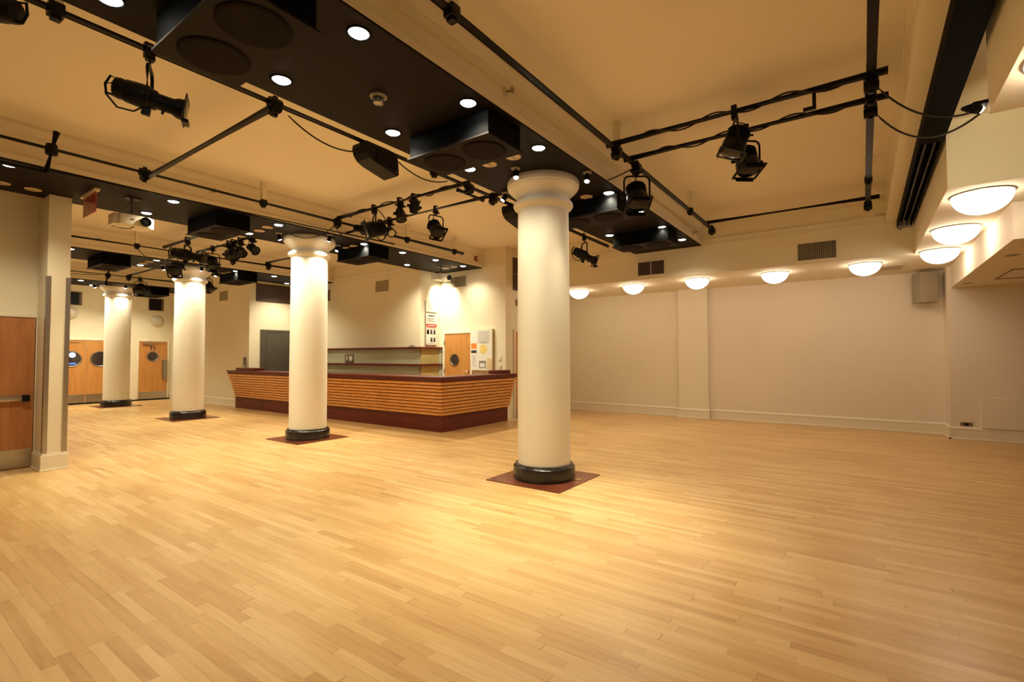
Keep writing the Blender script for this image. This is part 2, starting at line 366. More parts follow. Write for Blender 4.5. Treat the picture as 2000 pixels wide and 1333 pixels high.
tag(obj('paper_holder', box(BM(), 7.22, 7.36, 20.90, 20.972, .75, 1.45), STEELD, bevel=.01), 'tall steel holder fixed at the right edge of the far washroom door', 'holder')
# grey lift door
r = bpy.data.objects.new('door_6', None); C.objects.link(r); r.location = (7.84, 15.2, 0); r['kind'] = 'structure'; r['label'] = 'dark grey metal lift door behind the left end of the bar'
bm = box(BM(), 0, .17, -.03, 0, 0, 2.40); box(bm, .17, 1.1, -.03, 0, 2.33, 2.40); obj('door_frame', bm, GREYDOOR, r, smooth=False)
obj('door_leaf', box(BM(), .185, 1.1, -.02, -.002, 0, 2.33), GREYDOOR, r, smooth=False)

# ------------------------------------------------------------------ columns
CN = ['nearest to the camera', 'second from the camera, in front of the bar', 'third from the camera', 'farthest from the camera, before the far doors']
for k, yc in enumerate(BC):
    r = empty('column', (XC, yc, 0), 'thick round cream column with a flared capital, ' + CN[k], 'column', 'round cream columns')
    obj('shaft', lathe(BM(), [(.336, .17), (.338, 1.2), (.335, 2.2), (.328, 3.44)], seg=64), COLM, r)
    z = HB
    prof = [(.328, z-.402), (.352, z-.378), (.372, z-.362), (.385, z-.342), (.388, z-.322), (.380, z-.302), (.362, z-.292), (.360, z-.284), (.346, z-.280), (.334, z-.272), (.332, z-.255), (.343, z-.228),
            (.375, z-.192), (.412, z-.158), (.436, z-.135), (.440, z-.124), (.449, z-.120), (.451, z-.104), (.462, z-.098), (.468, z-.070), (.466, z-.035), (.456, z-.008)]
    obj('capital', lathe(BM(), prof, seg=64), COLM, r)
    obj('base', lathe(BM(), [(.395, 0.012), (.395, .145), (.39, .17), (.372, .185), (.366, .20), (.349, .205)], seg=64), GLOSSB, r)
    s = .53
    tag(obj('floor_inlay', box(BM(), -s, s, -s, s, .001, .012), INLAY, None, (XC, yc, 0), smooth=False), 'square red-brown wood inlay under the column ' + CN[k], 'floor inlay', 'square floor inlays', 'structure')
o = obj('floor_outlet', lathe(BM(), [(.05, 0), (.05, .006), (.04, .009)], (5.52, 2.94, .012), seg=28), BRASS); tag(o, 'small round brass outlet cap in the inlay of the nearest column', 'outlet')

# ------------------------------------------------------------------ bar counter
r = empty('bar_counter', (7.05, 6.75, 0), 'long L shaped bar counter with orange wooden slats and dark red mahogany top', 'counter')
def rel(bm, o=(7.05, 6.75, 0)):
    bmesh.ops.translate(bm, verts=bm.verts, vec=-Vector(o)); return bm
XE, YE = 9.63, 15.58
def lpoly(x, y, xi, yi, xe=XE, ye=YE): return [(x, ye), (x, y), (xe, y), (xe, yi), (xi, yi), (xi, 15.18), (min(xi, 7.46), 15.18), (min(xi, 7.46), ye)]
obj('toe_base', rel(prism(BM(), lpoly(7.36, 7.03, 7.42, 7.1, XE+.01, YE+.12), 0, .345)), MAHOG, r, smooth=False)
# sloping backing behind the slats
bm = BM()
def ring(x, y, z, ye=YE): return [bm.verts.new(q) for q in ((x, ye, z), (x, y, z), (XE, y, z), (XE, 7.1, z), (7.44, 7.1, z), (7.44, ye, z))]
a_, b_ = ring(7.33, 7.00, .345), ring(7.10, 6.82, 1.05)
for i in range(6): bm.faces.new((a_[i], a_[(i+1) % 6], b_[(i+1) % 6], b_[i]))
bm.faces.new(a_); bm.faces.new(b_)
obj('slat_backing', rel(bm), MAHOG, r, smooth=False)
bm = BM(); n = 10
for i in range(n):
    z = .350 + i*.0705; t = (z+.02-.345)/.705
    x = 7.295 - .235*t; y = 6.965 - .20*t
    prism(bm, [(x, YE), (x, y), (XE, y), (XE, y+.035), (x+.035, y+.035), (x+.035, YE)], z, z+.053)
obj('slat_cladding', rel(bm), SLAT, r, smooth=False)
obj('top_rail', rel(prism(BM(), lpoly(7.055, 6.755, 7.2, 6.9), 1.05, 1.105)), MAHOG, r, smooth=False)
obj('counter_top', rel(prism(BM(), lpoly(7.035, 6.735, 7.62, 7.30, XE+.01, YE+.01), 1.105, 1.145)), MAHOG, r, smooth=False, bevel=.004)
obj('inner_panel', rel(prism(BM(), [(7.56, 15.1), (7.56, 7.24), (XE-.03, 7.24), (XE-.03, 7.20), (7.52, 7.20), (7.52, 15.1)], 0, 1.105)), MAHOG, r, smooth=False)
obj('raised_end', rel(box(BM(), 9.10, 9.62, 6.93, 7.19, 1.145, 1.225)), MAHOG, r, bevel=.004)
obj('raised_end', rel(box(BM(), 7.12, 7.46, 14.2, 15.2, 1.145, 1.225)), MAHOG, r, bevel=.004)
# back bar: two mahogany shelves on pale glass panels
r = empty('back_bar_shelf', (9.0, 12, 1.1), 'pale green glass back bar with two dark mahogany shelves behind the counter', 'shelf')
o0 = (9.0, 12, 1.1)
for z in (1.33, 1.775):
    obj('shelf_board', rel(prism(BM(), [(8.93, 15.1), (8.93, 9.30), (9.78, 9.30), (9.78, 9.41), (9.04, 9.41), (9.04, 15.1)], z-.028, z+.028), o0), MAHOG, r, smooth=False)
obj('glass_panel', rel(box(BM(), 9.015, 9.045, 9.42, 15.1, .95, 1.755), o0), GLASSG, r, smooth=False)
obj('glass_panel', rel(box(BM(), 9.05, 9.70, 9.385, 9.415, .95, 1.755), o0), mat('amber_green_side_glass', (.50, .42, .17), .15, coat=.4), r, smooth=False)
obj('glass_end', rel(box(BM(), 9.70, 9.78, 9.36, 9.415, .95, 1.755), o0), mat('bright_glass_edge', (.62, .66, .52), .1, coat=.5), r, smooth=False)
r = empty('outlet_plate', (9.0, 12.35, 1.5), 'grey switch plate on the pale green glass between the bar shelves', 'switch plate')
obj('plate', box(BM(), 0, .014, -.2, .2, -.13, .13), STEELD, r, bevel=.003); obj('switch', box(BM(), -.012, 0, -.15, -.03, -.075, .06), WHITEP, r, bevel=.003); obj('switch', box(BM(), -.012, 0, .06, .12, -.06, .05), CREAMP, r, bevel=.003)
r = empty('card_reader', (8.95, 9.62, 1.796), 'small grey device standing on the upper bar shelf corner', 'device')
obj('body', box(BM(), -.05, .05, -.06, .06, 0, .05), GREYP, r, bevel=.006); obj('knob', lathe(BM(), [(.018, 0), (.018, .02)], (0, 0, .05)), CHROME, r)

# ------------------------------------------------------------------ posters, notice board, plates
def poster(name, x0, x1, z0, z1, label, build):
    r = empty(name, (x0, 9.42, z0), label, 'sign')
    obj('backing', box(BM(), -.015, x1-x0+.0, -.03, -.002, -.01, z1-z0+.01), STEELD, r, smooth=False)
    obj('sheet', box(BM(), .005, x1-x0-.005, -.034, -.03, 0, z1-z0), WHITEP, r, smooth=False)
    build(r, x1-x0, z1-z0); return r
def bars(bm, rows, y=-.037):
    for (xa, xb, z, h) in rows: box(bm, xa, xb, y, -.0341, z, z+h)
def b1(r, w, h):
    bm = BM(); bars(bm, [(.04, w-.08, h-.05, .012)] + [(.05, .05 + (w*.35 if i % 2 else w*.6), h-.10-.03*i, .008) for i in range(5)]); obj('lettering', bm, INKG, r, smooth=False)
poster('wall_notice_sheet', 9.22, 9.62, 2.745, 3.025, 'small white framed notice above the safety poster, right of the bar wall', b1)
def b2(r, w, h):
    bm = BM(); bars(bm, [(.08, w-.08, h-.075, .03)] + [(.04, w-.06-.05*(i % 3), h-.13-.028*i, .008) for i in range(4)]); obj('lettering', bm, INK, r, smooth=False)
    bm = BM(); bars(bm, [(.005, w-.005, h-.36, .085)]); obj('red_band', bm, REDINK, r, smooth=False)
    bm = BM(); bars(bm, [(.08, w-.08, h-.33, .018)], -.038); obj('band_lettering', bm, WHITEP, r, smooth=False)
    bm = BM(); bars(bm, [(.03, w-.03, h-.385, .014), (.01, w-.01, h-.43, .006)]); obj('red_lettering', bm, REDINK, r, smooth=False)
    bm = BM()
    for (cx, cz) in ((.07, .46-.02), (.19, .46-.02), (.31, .46-.02), (.20, .13), (.31, .13), (.065, .30-.06+.30)):
        cz = min(cz, h-.5); bm = BM()
        prism(bm, [(cx+dx_, cz+dz_) for dx_, dz_ in ((-.036, -.04), (.0, -.055), (.045, -.05), (.03, .0), (.04, .02), (.025, .06), (-.005, .068), (-.03, .05), (-.028, .015), (-.042, .0))], -.037, -.0341, 'y')
        obj('pictogram', bm, INK, r, smooth=False)
    bm = BM(); bars(bm, [(.14, w-.05, .48, .008), (.14, w-.09, .455, .008), (.04, w-.12, .035, .008)]); obj('small_lettering', bm, INKG, r, smooth=False)
poster('safety_poster', 9.22, 9.62, 1.865, 2.70, 'tall white safety poster with a red band and dark pictograms, right of the bar wall', b2)
# notice board, faces -X
r = empty('notice_board', (9.8, 7.91, 1.72), 'white notice board covered in papers beside the birch door', 'notice board')
obj('board', box(BM(), -.075, -.002, -.35, .35, -.53, .53), mat('board_side', (.60, .50, .26), .6), r, smooth=False)
obj('surface', box(BM(), -.078, -.075, -.335, .345, -.52, .52), WHITEP, r, smooth=False)
def sheet(name, y0, y1, z0, z1, m, t=.002):
    return obj(name, box(BM(), -.079-t, -.078, y0, y1, z0, z1), m, r, smooth=False)
sheet('orange_sheet', .16, .345, .03, .17, ORANGE); sheet('dark_sheet', .16, .34, -.08, -.01, INK); sheet('tan_sheet', -.34, -.17, -.50, -.22, TAN)
bm = BM()
lathe(bm, [(.13, 0), (.13, .003)], (-.078, -.06, .02), (-1, 0, 0), 8); obj('yellow_sheet', bm, YELLOW, r, smooth=False)
sheet('framed_sheet', -.14, .08, -.46, -.28, GREYP); sheet('framed_sheet_inner', -.11, .05, -.44, -.34, WHITEP, .004)
bm = BM()
for i in range(9): box(bm, -.081, -.0781, -.29 + .03*((i*7) % 3), .12, .46-.035*i, .47-.035*i)
for i in range(5): box(bm, -.081, -.0781, -.18, .03, .16-.022*i+.03, .167-.022*i+.03) if i < 2 else None
for i in range(7): box(bm, -.081, -.0781, .17 + .02*((i*5) % 3), .31, -.16-.04*i, -.153-.04*i)
obj('lettering', bm, INKG, r, smooth=False)
for z, w2 in ((1.50, 'upper'), (1.30, 'lower')):
    r2 = empty('switch_plate', (9.8, 7.37, z), '%s of two cream switch plates right of the notice board' % w2, 'switch plate', 'switch plates by the notice board')
    obj('plate', box(BM(), -.01, -.001, -.045, .045, -.06, .06), CREAMP, r2, bevel=.002); obj('switch', box(BM(), -.018, -.01, -.015, .015, -.025, .025), WHITEP, r2, bevel=.002)
r = empty('wall_intercom', (7.5, 15.42, 1.40), 'dark grey intercom panel on the wall corner above the left end of the bar', 'intercom')
obj('panel', box(BM(), -.02, -.001, -.09, .09, -.15, .15), STEELD, r, bevel=.004); obj('button', box(BM(), -.03, -.02, -.03, .03, -.06, .0), BLACK, r, bevel=.002); obj('screen', box(BM(), -.025, -.02, -.05, .05, .03, .11), INK, r, bevel=.002)
r = empty('thermostat', (10.29, 7.2, 2.93), 'small dark wall box on the passage wall left of the nearest column', 'sensor')
obj('housing', box(BM(), -.05, .06, -.05, -.001, -.08, .08), STEELD, r, bevel=.006)
tag(obj('wall_plate', box(BM(), .68, .78, 9.63, 9.649, 2.52, 2.60), WHITEP, bevel=.003), 'small white plate on the wall above the red brown door', 'plate')

# ------------------------------------------------------------------ vents
def vent(loc, rz, w, h, m, label, split=0, rim=TRIM, cat='vent'):
    """faces local -Y"""
    r = empty('air_vent', loc, label, cat, None, rz)
    bm = box(BM(), -w/2-.02, -w/2, -.014, 0, -h/2-.02, h/2+.02); box(bm, w/2, w/2+.02, -.014, 0, -h/2-.02, h/2+.02)
    box(bm, -w/2, w/2, -.014, 0, h/2, h/2+.02); box(bm, -w/2, w/2, -.014, 0, -h/2-.02, -h/2)
    obj('frame', bm, rim, r, smooth=False)
    fins = BM(); k = max(6, int(w/.028))
    for i in range(k):
        x = -w/2 + (i+.5)*w/k; M_ = Matrix.Translation((x, -.006, 0)) @ Matrix.Rotation(.6, 4, 'Z')
        box(fins, -.009, .009, -.0015, .0015, -h/2, h/2, M_)
    obj('fins', fins, m, r, smooth=False)
    obj('backing', box(BM(), -w/2, w/2, -.002, 0, -h/2, h/2), DARK, r, smooth=False)
    for s in range(1, split+1):
        x = -w/2 + w*s/(split+1); obj('divider', box(BM(), x-.006, x+.006, -.016, -.002, -h/2, h/2), rim, r, smooth=False)
    return r
GF = mat('grey_green_vent_paint', (.36, .31, .20), .5); BF = mat('brown_vent_paint', (.13, .075, .055), .5)
vent((XF-.001, 3.74, 3.475), -PI/2, .58, .29, BF, 'small brown air vent high on the back fascia beside the black beam', 1)
vent((XF-.001, .66, 3.465), -PI/2, .60, .31, GF, 'grey air vent high on the back fascia at the right')
vent((9.049, 10.94, 3.53), -PI/2, .56, .31, GF, 'grey air vent high on the wall behind the bar')
vent((7.499, 16.87, 3.53), -PI/2, .58, .31, GF, 'grey air vent high on the left wall beyond the lift')
vent((9.799, 8.86, 3.545), -PI/2, .74, .28, GF, 'grey air vent above the birch door, behind the white projector')
vent((9.049, 13.62, 3.45), -PI/2, .5, .34, BF, 'brown air vent on the bar wall mostly behind the second column')
r = empty('vent_panel', (8.55, 15.2, 3.58), 'wide dark brown vent panel above the grey lift door', 'vent')
bm = box(BM(), -.86, .48, -.02, 0, -.31, .25); obj('panel', bm, LOUV, r, smooth=False)
VD = mat('vent_divider', (.10, .06, .045), .5)
for x in (-.45, -.05): obj('divider', box(BM(), x-.006, x+.006, -.026, -.02, -.31, .25), VD, r, smooth=False)
r = empty('vent_panel', (10.52, 7.2, 3.65), 'tall dark brown vent panel on the passage wall left of the nearest column', 'vent')
obj('panel', box(BM(), -.42, .42, -.02, 0, -.42, .42), LOUV, r, smooth=False); obj('divider', box(BM(), -.42, .42, -.026, -.02, -.006, .006), GF, r, smooth=False)
for cx, zz, lab in ((4.66, 3.48, 'black square wall opening above the far double doors'), (6.99, 3.46, 'black square wall opening above the far washroom door')):
    r = empty('wall_opening', (cx, 21, zz), lab, 'wall opening', 'black square openings in the far wall')
    bm = box(BM(), -.22, -.20, -.04, 0, -.20, .20); box(bm, .17, .24, -.04, 0, -.20, .20); box(bm, -.22, .24, -.04, 0, -.22, -.20); box(bm, -.22, .24, -.04, 0, .20, .22)
    obj('frame', bm, BF, r, smooth=False); obj('opening', box(BM(), -.20, .17, -.02, -.001, -.20, .20), BLACK, r, smooth=False)
for cx, zz, lab in ((4.62, 3.0, 'unlit opal dome wall lamp above the far double doors'), (7.04, 2.87, 'unlit opal dome wall lamp above the far washroom door')):
    r = empty('wall_lamp', (cx, 21, zz), lab, 'lamp', 'opal wall lamps on the far wall')
    obj('glass_dome', lathe(BM(), [(.20*math.cos(a*PI/16), .02+.11*math.sin(a*PI/16)) for a in range(8)] + [(.002, .13)], (0, 0, 0), (0, -1, 0), 32), OPAL, r)
    obj('rim', lathe(BM(), [(.215, 0), (.215, .02), (.20, .024)], (0, 0, 0), (0, -1, 0), 32), TRIM, r)

# ------------------------------------------------------------------ dome lights under the soffits
DOMES = [((11.25, 5.92), 'leftmost dome light of the back row, beside the nearest column'), ((11.15, 4.42), 'second dome light from the left in the back row'), ((11.13, 2.95), 'middle dome light of the back row, over the wall pilaster'),
         ((11.20, 1.44), 'fourth dome light from the left in the back row'), ((11.10, -.05), 'rightmost dome light of the back row, before the wall speaker'),
         ((10.35, -1.02), 'smallest and lowest of the three large dome lights at the right'), ((8.66, -1.02), 'middle one of the three large dome lights at the right'), ((6.96, -1.03), 'largest and highest of the three full dome lights at the right'), ((3.98, -1.03), 'dome light cut off by the right edge of the picture near the top')]
for (x, y), lab in DOMES:
    r = empty('dome_light', (x, y, HS), 'glowing white ' + lab, 'ceiling light', 'glowing dome lights under the soffits')
    obj('glass_dome', lathe(BM(), [(.245*math.cos(a*PI/20), .012+.20*math.sin(a*PI/20)) for a in range(10)] + [(.004, .212)], (0, 0, 0), (0, 0, -1), 40), DOMEG, r)
    obj('rim', lathe(BM(), [(.252, .001), (.256, .006), (.256, .014), (.246, .016)], (0, 0, 0), (0, 0, -1), 40), STEELD, r)

# ------------------------------------------------------------------ downlights in the black beams
ORD = ['first', 'second', 'third', 'fourth', 'fifth', 'sixth', 'seventh', 'eighth', 'ninth']
BN = ['nearest black beam', 'second black beam', 'third black beam', 'farthest black beam']
LITX = {0: {-.5: [.99, 2.12, 3.29, 4.46, 6.27, 7.40, 8.50, 9.65], .5: [.99, 2.12, 3.29, 4.48, 8.50]},
        1: {-.5: [1.21, 2.90, 4.48, 6.26, 7.27, 8.29, 9.26], .5: [2.89, 4.47, 8.32]},
        2: {-.5: [2.93, 4.48, 6.27, 7.30], .5: [4.47, 8.25]},
        3: {-.5: [2.0, 4.34, 6.3], .5: [3.2, 4.85, 6.19]}}
UNLIT = {0: [(4.50, .18), (4.49, -.17), (6.24, -.20)], 1: [(1.28, .40), (1.58, .41), (4.45, -.22), (4.49, .13), (6.29, .07), (6.26, -.20), (9.25, .05), (9.22, -.25)],
         2: [(4.44, -.19), (4.44, .18), (6.25, .09), (6.28, -.17)], 3: []}
ZP = HB-.008
def downlight(x, y, label, lit=True, power=P_DOWN, ang=135):
    r = empty('downlight', (x, y, ZP), label, 'ceiling light', 'recessed downlights in the black beams')
    obj('trim_ring', lathe(BM(), [(.088, 0), (.088, .006), (.078, .009), (.070, .004)], axis=(0, 0, -1), seg=28, cap0=False, cap1=False), BLACKBOX if lit else REFL, r)
    if lit:
        obj('lamp_lens', lathe(BM(), [(.070, .001), (.055, .012), (.02, .018)], axis=(0, 0, -1), seg=28), LAMPW, r)
        lamp_spot('downlight_beam', (0, 0, -.05), (0, 0, -1), power, ang, 1.0, r, size=.05)
    else:
        obj('reflector', lathe(BM(), [(.074, .001), (.06, .008)], axis=(0, 0, -1), seg=28), REFL, r)
        tube_ = box(BM(), -.05, .05, -.006, .006, -.014, -.009); obj('crossbar', tube_, GREYP, r, smooth=False)
for b, d in LITX.items():
    for off, xs in d.items():
        for i, x in enumerate(xs):
            downlight(x, BC[b]+off-.03, 'lit downlight, %s from the camera in the %s row, %s' % (ORD[i], 'right' if off < 0 else 'left', BN[b]),
                      power=P_DOWN*((1.0 if x > 9 else 1.7) if b else (.5 if x < 3 else 1)))
for b, l in UNLIT.items():
    for i, (x, o_) in enumerate(l):
        downlight(x, BC[b]+o_, 'unlit beige ceiling fitting, %s from the camera, %s' % (ORD[i], BN[b]), False)
# ------------------------------------------------------------------ small spot heads around each capital
def spot_head(base, aim, label, power, ang=85, length=.10, lit=True):
    """round canopy on the soffit, a stem and a small cylinder lamp"""
    r = empty('spotlight', (base[0], base[1], ZP), label, 'spotlight', 'small spotlights around the columns')
    obj('canopy', lathe(BM(), [(.055, 0), (.055, .012), (.045, .018)], axis=(0, 0, -1), seg=24), GREYP, r)
    obj('stem', lathe(BM(), [(.009, .01), (.009, .05)], axis=(0, 0, -1), seg=10), BLACK, r)
    d = Vector(aim).normalized(); p = Vector((0, 0, -.055))
    obj('lamp_head', lathe(BM(), [(.02, -.03), (.034, -.01), (.036, .0), (.036, length-.03)], p, d, 20), BLACK, r)
    obj('lamp_lens', lathe(BM(), [(.031, length-.03), (.028, length-.022), (.01, length-.018)], p, d, 20), LAMPW if lit else REFL, r)
    if power: lamp_spot('spotlight_beam', p + d*(length+.0), d, power, ang, 1.0, r, size=.04)
for k, yc in enumerate(BC):
    for q, (dx, dy) in enumerate(((-.62, 0), (0, -.64), (.02, .62), (.62, 0))):
        side = ['left facing side', 'camera facing side', 'far left side', 'back side'][q]
        side = ['on the entrance side', 'on the camera side', 'on the far door side', 'on the bar side'][q]
        if k == 0: aim = {0: (-.19, -.20, -1), 1: (-.30, -.06, -1), 2: (-.5, .6, -1), 3: (-dx*.25, -dy*.25, -1)}[q]
        else: aim = (-dx*.62, -dy*.62, -1)
        spot_head((XC+dx, yc+dy), aim, 'small black spotlight %s of the %s column' % (side, ['nearest', 'second', 'third', 'farthest'][k]), P_COL*(3.0 if k == 0 and q < 3 else 1.0) * (.5 if q == 3 else 1), 62 if k == 0 else 85)
spot_head((9.30, 9.08), (.62, .16, -1), 'small black spotlight lighting the wall above the birch door', 95, 90)

# ------------------------------------------------------------------ black ceiling boxes with two round grilles
def ceil_box(x0, yc, label):
    r = empty('ceiling_box', (x0, yc, ZP), label, 'ceiling box', 'black ceiling boxes under the beams')
    h = .235; y0, y1 = -.72, .34
    bm = box(BM(), .02, .53, y0+.02, y1-.02, -h, 0); obj('housing', bm, BLACKBOX, r, smooth=False)
    bm = BM()
    prism(bm, [(.0, y0), (.55, y0), (.55, y1), (0, y1)], -h-.015, -h, 'z'); obj('base_plate', bm, DARK, r, smooth=False)
    for yy in (y0+.27, y1-.27):
        g = obj('round_grille', lathe(BM(), [(.215, 0), (.215, .006), (.20, .014), (.19, .014)], (.275, yy, -h-.015), (0, 0, -1), 40), GRILLE, r)
        g.name = 'round_grille'
for b, xs in enumerate(([1.20, 3.43, 6.29, 8.47], [3.42, 6.27], [3.42, 6.25], [6.05])):
    for i, x in enumerate(xs): ceil_box(x, BC[b]+.07, 'black ceiling box with two round grilles, %s from the camera under the %s' % (ORD[i], BN[b]))

# ------------------------------------------------------------------ pipe grid
ZPI = 3.98; PR = .035
def pipe(p0, p1, label, hangers=(), joints=()):
    """a black pipe, ceiling hangers and coupler joints along it (distances from p0)"""
    p0 = Vector(p0); p1 = Vector(p1); d = (p1-p0).normalized()
    r = empty('rigging_pipe', p0, label, 'pipe', 'black rigging pipes')
    obj('tube', tube(BM(), [(0, 0, 0), p1-p0], PR, 16), PIPE, r)
    ax = 0 if abs(d.x) > .5 else 1
    for t in hangers:
        q = d*t
        obj('hanger', box(BM(), q.x-.035, q.x+.035, q.y-.035, q.y+.035, .03, HC-p0.z), TRIM, r, smooth=False)
        bm = box(BM(), q.x-.045, q.x+.045, q.y-.045, q.y+.045, -.045, .045); box(bm, q.x-.03, q.x+.03, q.y-.03, q.y+.03, -.075, -.045)
        obj('clamp', bm, BLACK, r, bevel=.01)
    for t in joints:
        q = d*t; bm = BM()
        lathe(bm, [(.05, -.06), (.055, -.03), (.055, .03), (.05, .06)], q, d, 12)
        e = Vector((0, 1, 0)) if ax == 0 else Vector((1, 0, 0))
        lathe(bm, [(.045, -.055), (.045, .055)], q+Vector((0, 0, -.062)), e, 12); box(bm, q.x-.02, q.x+.02, q.y-.02, q.y+.02, -.125, .07)
        obj('coupler', bm, BLACK, r)
    return r
pipe((-4, 2.31, ZPI), (9.98, 2.31, ZPI), 'long black pipe hanging along the right side of the nearest beam', (6.51, 9.35, 12.35), (9.35, 9.97, 13.78))
pipe((-4, 4.54, ZPI), (9.98, 4.54, ZPI), 'long black pipe hanging along the left side of the nearest beam', (4.88, 8.6), (6.45, 9.3, 9.86))
pipe((-4, 7.64, ZPI), (8.7, 7.64, ZPI), 'long black pipe hanging along the right side of the second beam', (7.96, 10.96, 12.4), (6.39, 9.3, 9.86))
pipe((1.2, 12.86, ZPI), (8.0, 12.80, ZPI), 'black pipe hanging along the right side of the third beam', (2.7,), (4.1, 4.7, 5.6))
pipe((1.8, 18.07, ZPI), (7.2, 18.07, ZPI), 'black pipe hanging along the right side of the farthest beam', (), (3.0, 3.5))
pipe((-2.5, -.10, ZPI), (9.98, -.10, ZPI), 'black pipe running beside the black track at the right', (8.15, 10.8, 12.2), (7.78, 8.36, 12.1))
pipe((5.32, 2.42, ZPI+.065), (5.32, -.22, ZPI+.065), 'upper of two crossing pipes at the right, wrapped in cable')
pipe((5.84, 2.42, ZPI+.065), (5.84, -.24, ZPI+.065), 'lower of two crossing pipes at the right, wrapped in cable')
pipe((9.52, 2.40, ZPI+.065), (9.52, -.25, ZPI+.065), 'thin crossing pipe nearest the back fascia at the right')
pipe((2.42, 4.54, ZPI-.05), (2.42, 7.62, ZPI-.05), 'single crossing pipe between the first two beams at the left')
pipe((5.30, 4.54, ZPI+.065), (5.30, 7.62, ZPI+.065), 'upper of two crossing pipes before the second column, hung with lamps')
pipe((5.84, 4.30, ZPI+.02), (5.84, 7.62, ZPI+.02), 'lower of two crossing pipes before the second column, hung with lamps')
pipe((4.42, 12.86, ZPI+.065), (4.42, 10.0, ZPI+.065), 'crossing pipe beside the third column capital')
pipe((5.10, 12.86, ZPI+.065), (5.10, 9.9, ZPI+.065), 'crossing pipe with a cluster of lamps between second and third columns')
pipe((6.75, 12.83, ZPI+.06), (6.75, 10.6, ZPI+.06), 'short crossing pipe disappearing behind the second column')
pipe((5.34, 18.07, ZPI+.06), (5.34, 15.6, ZPI+.06), 'crossing pipe between the third and farthest beams')
pipe((5.2, 15.2, ZPI), (7.4, 15.16, ZPI), 'short black pipe behind the third column', (.5, 1.6))
# dropped L shaped arms
def drop_arm(p, dx, L_, label):
    r = empty('drop_arm', p, label, 'pipe', 'dropped pipe arms')
    obj('upright', tube(BM(), [(.04, 0, .20), (-.045, 0, -.31)], .034, 14), PIPE, r)
    obj('coupler', lathe(BM(), [(.055, -.06), (.06, 0), (.05, .06)], (0, 0, -.02), (0, 0, 1), 14), BLACK, r)
    obj('arm', tube(BM(), [(-.045, 0, -.30), (-.045+dx*L_, 0, -.30)], .028, 12), PIPE, r)
drop_arm((1.47, 7.60, ZPI), -1, 1.6, 'black L shaped pipe arm dropped from the pipe at the upper left')
drop_arm((4.78, 18.03, ZPI), 1, .9, 'small black L shaped pipe arm dropped before the farthest column')
tag(obj('rigging_bar', tube(BM(), [(1.3, 7.80, 3.76), (6.75, 7.80, 3.865)], .016, 8), PIPE), 'thin black bar along the lower right edge of the second beam', 'pipe')
# cable wound round the crossing pipes
def wrap(x, y0, y1, z, label, turns=9, r_=.036):
    pts = []; n = turns*14
    for i in range(n+1):
        t = i/n; a = t*turns*2*PI
        pts.append((x + r_*math.cos(a)*1.05, y0 + (y1-y0)*t, z + r_*math.sin(a) - .004*math.sin(a*.37)))
    tag(obj('power_cable', tube(BM(), pts, .009, 6), RUBBER), label, 'cable', 'power cables')
wrap(5.32, 2.1, .1, ZPI+.065, 'black cable wound round the upper crossing pipe at the right', 3)
wrap(5.84, 2.1, .1, ZPI+.065, 'black cable wound round the lower crossing pipe at the right', 3)
wrap(5.30, 4.8, 7.4, ZPI+.065, 'black cable wound round the upper crossing pipe before the second column', 4)
wrap(5.10, 12.6, 10.2, ZPI+.065, 'black cable wound round the crossing pipe beyond the second column', 4)
def cable(pts, label, r_=.008, sag=None):
    pts = [Vector(p) for p in pts]
    if sag is not None:
        a, b_ = pts; pts = [a.lerp(b_, t/16) + Vector((0, 0, -sag*4*(t/16)*(1-t/16))) for t in range(17)]
    tag(obj('power_cable', tube(BM(), pts, r_, 6), RUBBER), label, 'cable', 'power cables')
cable([(2.6, 4.56, 3.93), (3.44, 4.56, 3.86)], 'thin cable sagging from the crossing pipe to the black speaker', sag=.10)
cable([(3.95, 4.54, 3.93), (4.85, 4.54, 3.93)], 'thin cable sagging beside the black speaker toward the nearest column', sag=.10)
cable([(5.34, -.14, 3.93), (4.72, -.70, 3.30)], 'upper thin cable from the right crossing pipes to the little lamp', sag=.14)
cable([(5.86, -.14, 3.90), (4.72, -.70, 3.27)], 'lower thin cable from the right crossing pipes to the little lamp', sag=.20)
cable([(5.95, 2.33, 3.96), (5.87, 2.665, 3.842)], 'short cable from the pipe to the nearest beam by the capital', sag=.005)
cable([(5.3, 7.64, 3.95), (4.45, 8.1, 3.80)], 'thin cable drooping across the second column capital', sag=.24)
cable([(6.9, 4.54, 3.95), (7.8, 4.54, 3.95)], 'thin cable loop under the pipe right of the nearest column', sag=.14)
cable([(2.4, 18.05, 3.93), (4.6, 18.05, 3.95)], 'thin cable under the pipe before the far doors', sag=.06)
cable([(3.9, 12.86, 3.95), (4.42, 12.9, 3.75)], 'looping cable beside the third column capital', sag=.12)
cable([(5.2, 7.62, 3.97), (5.55, 7.85, 3.82)], 'short cable from the second beam pipe by the lamp cluster', sag=.06)
# little lamp at the soffit corner, lighting the fascia
r = empty('clip_lamp', (4.74, -.66, 3.33), 'little black clip lamp with a bright lens at the near soffit corner', 'spotlight')
d = Vector((.5, -.85, .0)).normalized()
obj('lamp_head', lathe(BM(), [(.012, -.06), (.034, .0), (.04, .05)], (0, 0, 0), d, 20), BLACK, r); obj('lamp_lens', lathe(BM(), [(.036, .045), (.034, .065), (.018, .08)], (0, 0, 0), d, 20), LAMPW, r)
obj('bracket', box(BM(), -.08, .0, -.08, .0, -.012, .012), BLACK, r, smooth=False)
lamp_spot('clip_lamp_beam', d*.07+Vector((.05, 0, .0)), (1, -.22, .10), 26, 60, .9, r, color=(1, .86, .55))

